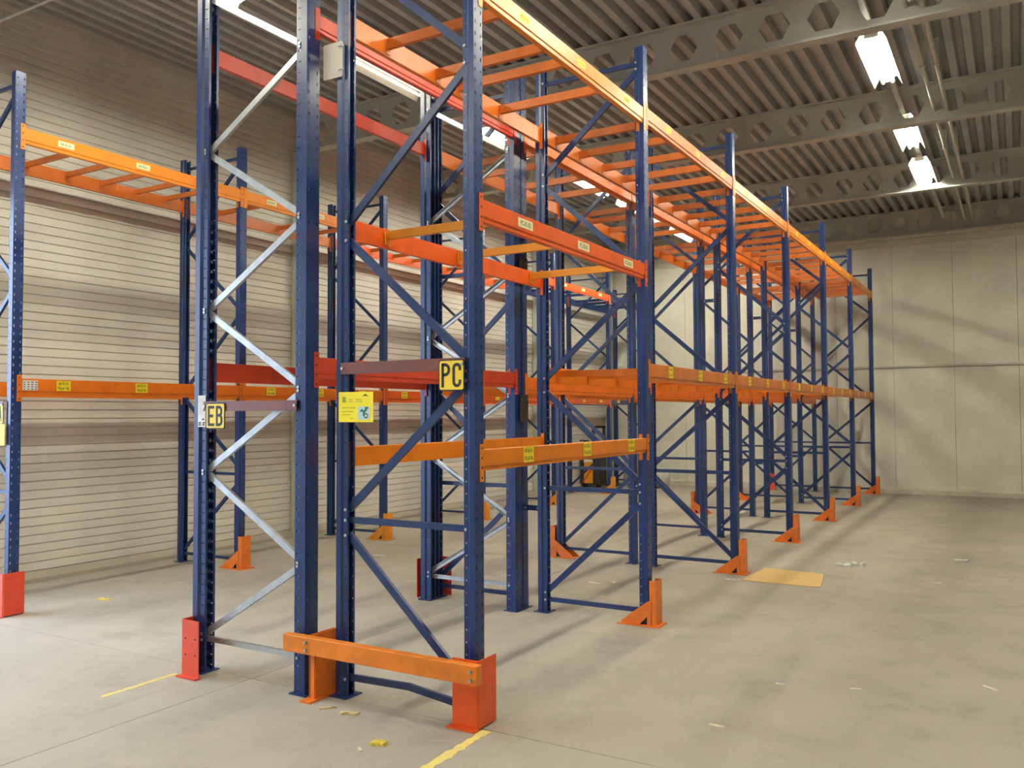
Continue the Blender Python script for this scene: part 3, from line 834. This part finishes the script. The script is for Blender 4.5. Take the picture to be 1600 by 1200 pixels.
# yellow load notice on the PC post
yn = empty('load_notice', (-3.768, 4.350, 1.925))
ob('sheet', MB().box(-.148, .148, -.001, .001, -.1, .1), 'paper_yellow', yn)
ob('picture', MB().box(.018, .118, -.0018, -.001, -.082, .002), 'pale_blue', yn)
pm = MB(); stroke(pm, [(.038, -.03), (.055, -.02), (.075, -.042)], .012, -.0024); stroke(pm, [(.098, -.008), (.075, -.03), (.068, -.06)], .016, -.0026); stroke(pm, [(.078, -.006), (.108, -.004)], .01, -.0027)
ob('drawing', pm, 'teal', yn)
pm = MB(); stroke(pm, arc(.088, -.058, .014, 0, 360, 12), .007, -.0024); ob('ring', pm, 'black', yn)
ob('block', MB().box(-.115, -.085, -.0018, -.001, .03, .068), 'olive', yn)
pm = MB()
for q, (a, b, zz_) in enumerate(((.055, .11, .073), (-.06, -.025, .05), (.0, .05, .05), (-.06, -.03, .036), (.0, .055, .036), (-.12, .0, -.005), (-.12, -.02, -.03), (-.12, -.045, -.05), (-.05, -.02, -.076))):
    pm.box(a, b, -.0016, -.001, zz_ - .0022, zz_ + .0022)
ob('print_lines', pm, 'olive', yn)
pm = MB(); stroke(pm, [(.068, .074), (.082, .082), (.097, .074)], .006, -.0022); ob('logo', pm, 'black', yn)
tag(yn, 'yellow load notice with a small picture on the post left of the PC sign', 'notice')
wn = empty('load_sheet', (-5.150, 4.250, 1.905))
ob('sheet', MB().box(-.04, .04, -.001, .001, -.115, .115), 'paper', wn)
pm = MB()
for q in range(9): pm.box(-.03, .028 - .01 * (q % 3), -.0016, -.001, .09 - q * .014, .0915 - q * .014)
for (a, zz_) in ((.015, -.06), (.022, -.085), (-.02, -.085), (-.02, -.1), (.02, -.1)): pm.box(a - .012, a + .012, -.0016, -.001, zz_ - .005, zz_ + .005)
ob('print_lines', pm, 'black', wn)
tag(wn, 'narrow white printed sheet taped to the post left of the EB sign', 'notice')
yn2 = empty('load_notice', (-8.41, 4.545, 1.70))
ob('sheet', MB().box(-.148, .148, -.001, .001, -.1, .1), 'paper_yellow', yn2)
pm = MB()
for q in range(5): pm.box(-.12, .10 - .03 * (q % 2), -.0016, -.001, .06 - q * .02, .064 - q * .02)
ob('print_lines', pm, 'olive', yn2)
tag(yn2, 'yellow load notice at the left picture edge under the EA sign', 'notice')
# white info sticker on the first EA middle beam
st = empty('info_sticker', (-8.2190, 4.757, 2.172))
ob('sheet', MB().box(0, .001, -.075, .075, -.048, .048), 'paper', st)
pm = MB()
for a in range(4):
    for b in range(4): pm.box(.001, .0016, -.065 + a * .038, -.047 + a * .038, .026 - b * .022, .034 - b * .022)
ob('print_marks', pm, 'black', st)
tag(st, 'white gridded sticker on the orange beam at the left edge', 'sticker')
# pale plate high on the PC post, dark plates on the EB post
pt = empty('bracket_plate', (-3.985, 4.36, 4.295))
ob('plate', MB().prism(rrect(.17, .245, .012), lambda p, q, t: (p, t, q), -.003, .003), 'plate', pt)
for zz_ in (-.075, .085): ob('hook_bolt', MB().rod((.06, -.012, zz_), (.10, -.012, zz_), .006), 'galv', pt)
tag(pt, 'pale grey plate bolted high on the left PC post', 'plate')
for zc_, nm in ((1.93, 'lower'), (3.26, 'upper')):
    o = empty('splice_plate', (-4.110, 7.19, zc_))
    ob('plate', MB().box(-.002, .004, -.075, .075, -.13, .13), 'dark_plate', o)
    for s in (-1, 1): ob('screw', MB().box(.004, .006, s * .05 - .006, s * .05 + .006, .08, .092), 'galv', o)
    tag(o, 'dark grey splice plate joining the second EB posts, %s one' % nm, 'plate', 'splice plates on the second EB posts')

# ------------------------------------------------------------------ floor marks and litter
def floor_line(x, ya, yb, wd, label):
    mb = MB(); n = 24; L = []; R = []
    for i in range(n + 1):
        y = ya + (yb - ya) * i / n; j = random.uniform(-.3, .3) * wd; k = random.uniform(.72, 1) if (i % 7) else .6
        L.append((x + j * .3 - wd / 2 * k, y, .0012)); R.append((x + j * .3 + wd / 2 * k, y, .0012))
    vs = L + R; mb.add(vs, [(i, n + 1 + i, n + 2 + i, i + 1) for i in range(n)])
    o = ob('floor_marking', mb, 'line'); tag(o, label, 'floor marking', 'worn yellow floor lines')
floor_line(-5.305, 3.58, 4.17, .05, 'worn yellow paint line on the floor by the red EB guard')
floor_line(-2.745, 3.55, 4.34, .075, 'worn yellow paint line on the floor by the orange-red PC guard')
cb = MB(); P = [(-2.70, 9.62), (-2.665, 10.50), (-1.97, 10.42), (-1.865, 9.645), (-1.95, 9.60)]
cb.add([(x, y, .003) for x, y in P] + [(x, y, .009) for x, y in P], [(4, 3, 2, 1, 0), (5, 6, 7, 8, 9)] + [(i, (i + 1) % 5, 5 + (i + 1) % 5, 5 + i) for i in range(5)])
o = ob('cardboard_sheet', cb, 'card'); tag(o, 'flat sheet of brown cardboard lying in the right aisle', 'cardboard')
def litter(name, x, y, l, wd, hgt, rz, m, label, cat='scrap', grp=None):
    """crumpled strip"""
    n = 5; vs = []; 
    for i in range(n + 1):
        t = i / n - .5
        for s in (-1, 1):
            vs.append((t * l + random.uniform(-.1, .1) * l / n, s * wd / 2 * random.uniform(.6, 1.1), hgt * random.uniform(.3, 1) + .001))
    k = len(vs); vs += [(a, b, .0005) for a, b, c in vs]
    fs = []
    for i in range(n):
        a = 2 * i; fs += [(a, a + 2, a + 3, a + 1), (k + a, k + a + 1, k + a + 3, k + a + 2), (a, k + a, k + a + 2, a + 2), (a + 1, a + 3, k + a + 3, k + a + 1)]
    fs += [(0, 1, k + 1, k), (k - 2, 2 * k - 2, 2 * k - 1, k - 1)]
    o = ob(name, MB().add(vs, fs), m, None, (x, y, 0), math.radians(rz)); tag(o, label, cat, grp); return o
litter('wood_splinter', -3.835, 4.17, .115, .018, .012, 52, 'wood', 'thin wood splinter on the floor below the bumper rail post')
litter('wood_splinter', -3.647, 4.155, .125, .05, .02, 22, 'wood', 'broad wood chip on the floor below the bumper rail')
litter('plastic_scrap', -3.171, 3.863, .085, .06, .022, 10, 'scrap_y', 'crumpled yellow scrap on the floor at the picture bottom')
litter('paper_scrap', -3.215, 3.75, .055, .018, .008, -40, 'scrap', 'small pale scrap beside the crumpled yellow scrap')
litter('paper_scrap', -1.87, 11.10, .17, .11, .05, 5, 'film_w', 'left white crumpled wad beyond the cardboard sheet')
litter('paper_scrap', -1.72, 11.20, .16, .10, .05, 20, 'film_w', 'right white crumpled wad beyond the cardboard sheet')
litter('paper_scrap', -.656, 12.237, .16, .09, .02, -8, 'film_w', 'white folded scrap far out on the right aisle floor')
litter('paper_scrap', -2.80, 9.60, .16, .05, .015, 10, 'film_w', 'white strip between the third foot guard and the cardboard')
litter('paper_scrap', -8.067, 5.464, .13, .06, .012, 15, 'scrap_y', 'pale yellow scrap on the left aisle floor')
litter('paper_scrap', -7.35, 8.96, .22, .05, .012, 10, 'scrap', 'long pale strip in front of the third EA guard')
litter('paper_scrap', -4.08, 8.68, .13, .04, .012, 0, 'scrap', 'pale strip under the second bay between the rows')
litter('paper_scrap', -3.9, 8.82, .05, .05, .012, 0, 'scrap', 'tiny pale flake under the second PC bay')
litter('wood_splinter', -3.70, 8.06, .09, .035, .012, -50, 'wood', 'small wood chip under the second PC frame')
litter('paper_scrap', -.987, 6.233, .07, .025, .006, 20, 'scrap', 'small white flake on the open aisle floor')
litter('paper_scrap', -1.456, 6.092, .06, .02, .005, 5, 'scrap', 'faint pale flake left on the open aisle floor')
litter('paper_scrap', -.20, 6.70, .12, .02, .006, -40, 'scrap', 'thin pale strip at the right picture edge')
litter('paper_scrap', -.812, 10.51, .10, .03, .006, 0, 'scrap', 'tiny white flake right of the cardboard sheet')
litter('paper_scrap', -3.113, 12.815, .12, .06, .015, 0, 'film_w', 'white flake by the fourth frame of the PC row')
litter('paper_scrap', -1.6, 5.10, .09, .025, .005, 0, 'scrap', 'faint pale flake near the camera on the aisle floor')

# ------------------------------------------------------------------ things stored in the far left corner
ps = empty('pallet_stacker', (-9.18, 19.7, 0))
bevel(ob('body', MB().box(-.42, .12, -.05, .40, .08, 1.0), 'machine', ps), .03)
bevel(ob('cover', MB().box(-.30, -.06, -.09, -.05, .12, .72), 'machine_y', ps), .015)
ob('label_band', MB().box(-.30, -.06, -.094, -.09, .66, .72), 'paper', ps)
ob('warning_bar', MB().bar((-.32, -.10, .14), (-.04, -.10, .55), [(-.01, -.018), (.01, -.018), (.01, .018), (-.01, .018)], (0, 1, 0)), 'guard_red', ps)
for x in (-.28, .02): ob('mast_rail', MB().prism(channel(.07, .05), lambda p, q, t: (x + p, .42 + q, t), .05, 1.55), 'machine', ps)
ob('mast_head', MB().box(-.33, .07, .42, .47, 1.5, 1.56), 'machine', ps)
ob('tiller', MB().rod((-.15, -.06, .95), (-.15, -.35, 1.2), .02).rod((-.28, -.35, 1.2), (-.02, -.35, 1.2), .018), 'machine', ps)
for x in (-.34, .04):
    ob('wheel', MB().rod((x - .03, .05, .09), (x + .03, .05, .09), .09, 14), 'rubber', ps)
ob('fork', MB().box(.12, .55, .05, .17, .06, .11), 'machine', ps); ob('fork', MB().box(.12, .55, .28, .40, .06, .11), 'machine', ps)
tag(ps, 'dark stacker truck with amber front panel in the far left corner', 'stacker truck')
def lump(name, x, y, sx, sy, sz, m, label, cat):
    bm = bmesh.new(); bmesh.ops.create_icosphere(bm, subdivisions=3, radius=1)
    for v in bm.verts:
        c = v.co; q = Vector((math.copysign(abs(c.x) ** .6, c.x), math.copysign(abs(c.y) ** .6, c.y), math.copysign(abs(c.z) ** .6, c.z)))
        q *= 1 + .08 * math.sin(7 * c.x + 3 * c.z) * math.cos(5 * c.y + 4 * c.z) + random.uniform(-.02, .02)
        v.co = Vector((q.x * sx / 2, q.y * sy / 2, max(0, (q.z * .5 + .5) * sz)))
    me = D.meshes.new(name); bm.to_mesh(me); bm.free()
    for p in me.polygons: p.use_smooth = True
    o = ob(name, me, m, None, (x, y, 0)); tag(o, label, cat); return o
lump('wrapped_bale', -8.62, 20.75, .42, .5, .85, 'film', 'grey film-wrapped bale standing beside the stacker truck', 'bale')
lump('plastic_can', -8.42, 20.2, .16, .2, .52, 'film_w', 'white upright plastic can right of the grey bale', 'can')
lump('rubbish_bag', -7.85, 20.5, .6, .5, .5, 'film_w', 'pale bulging bag by the sixth EA post', 'bag')
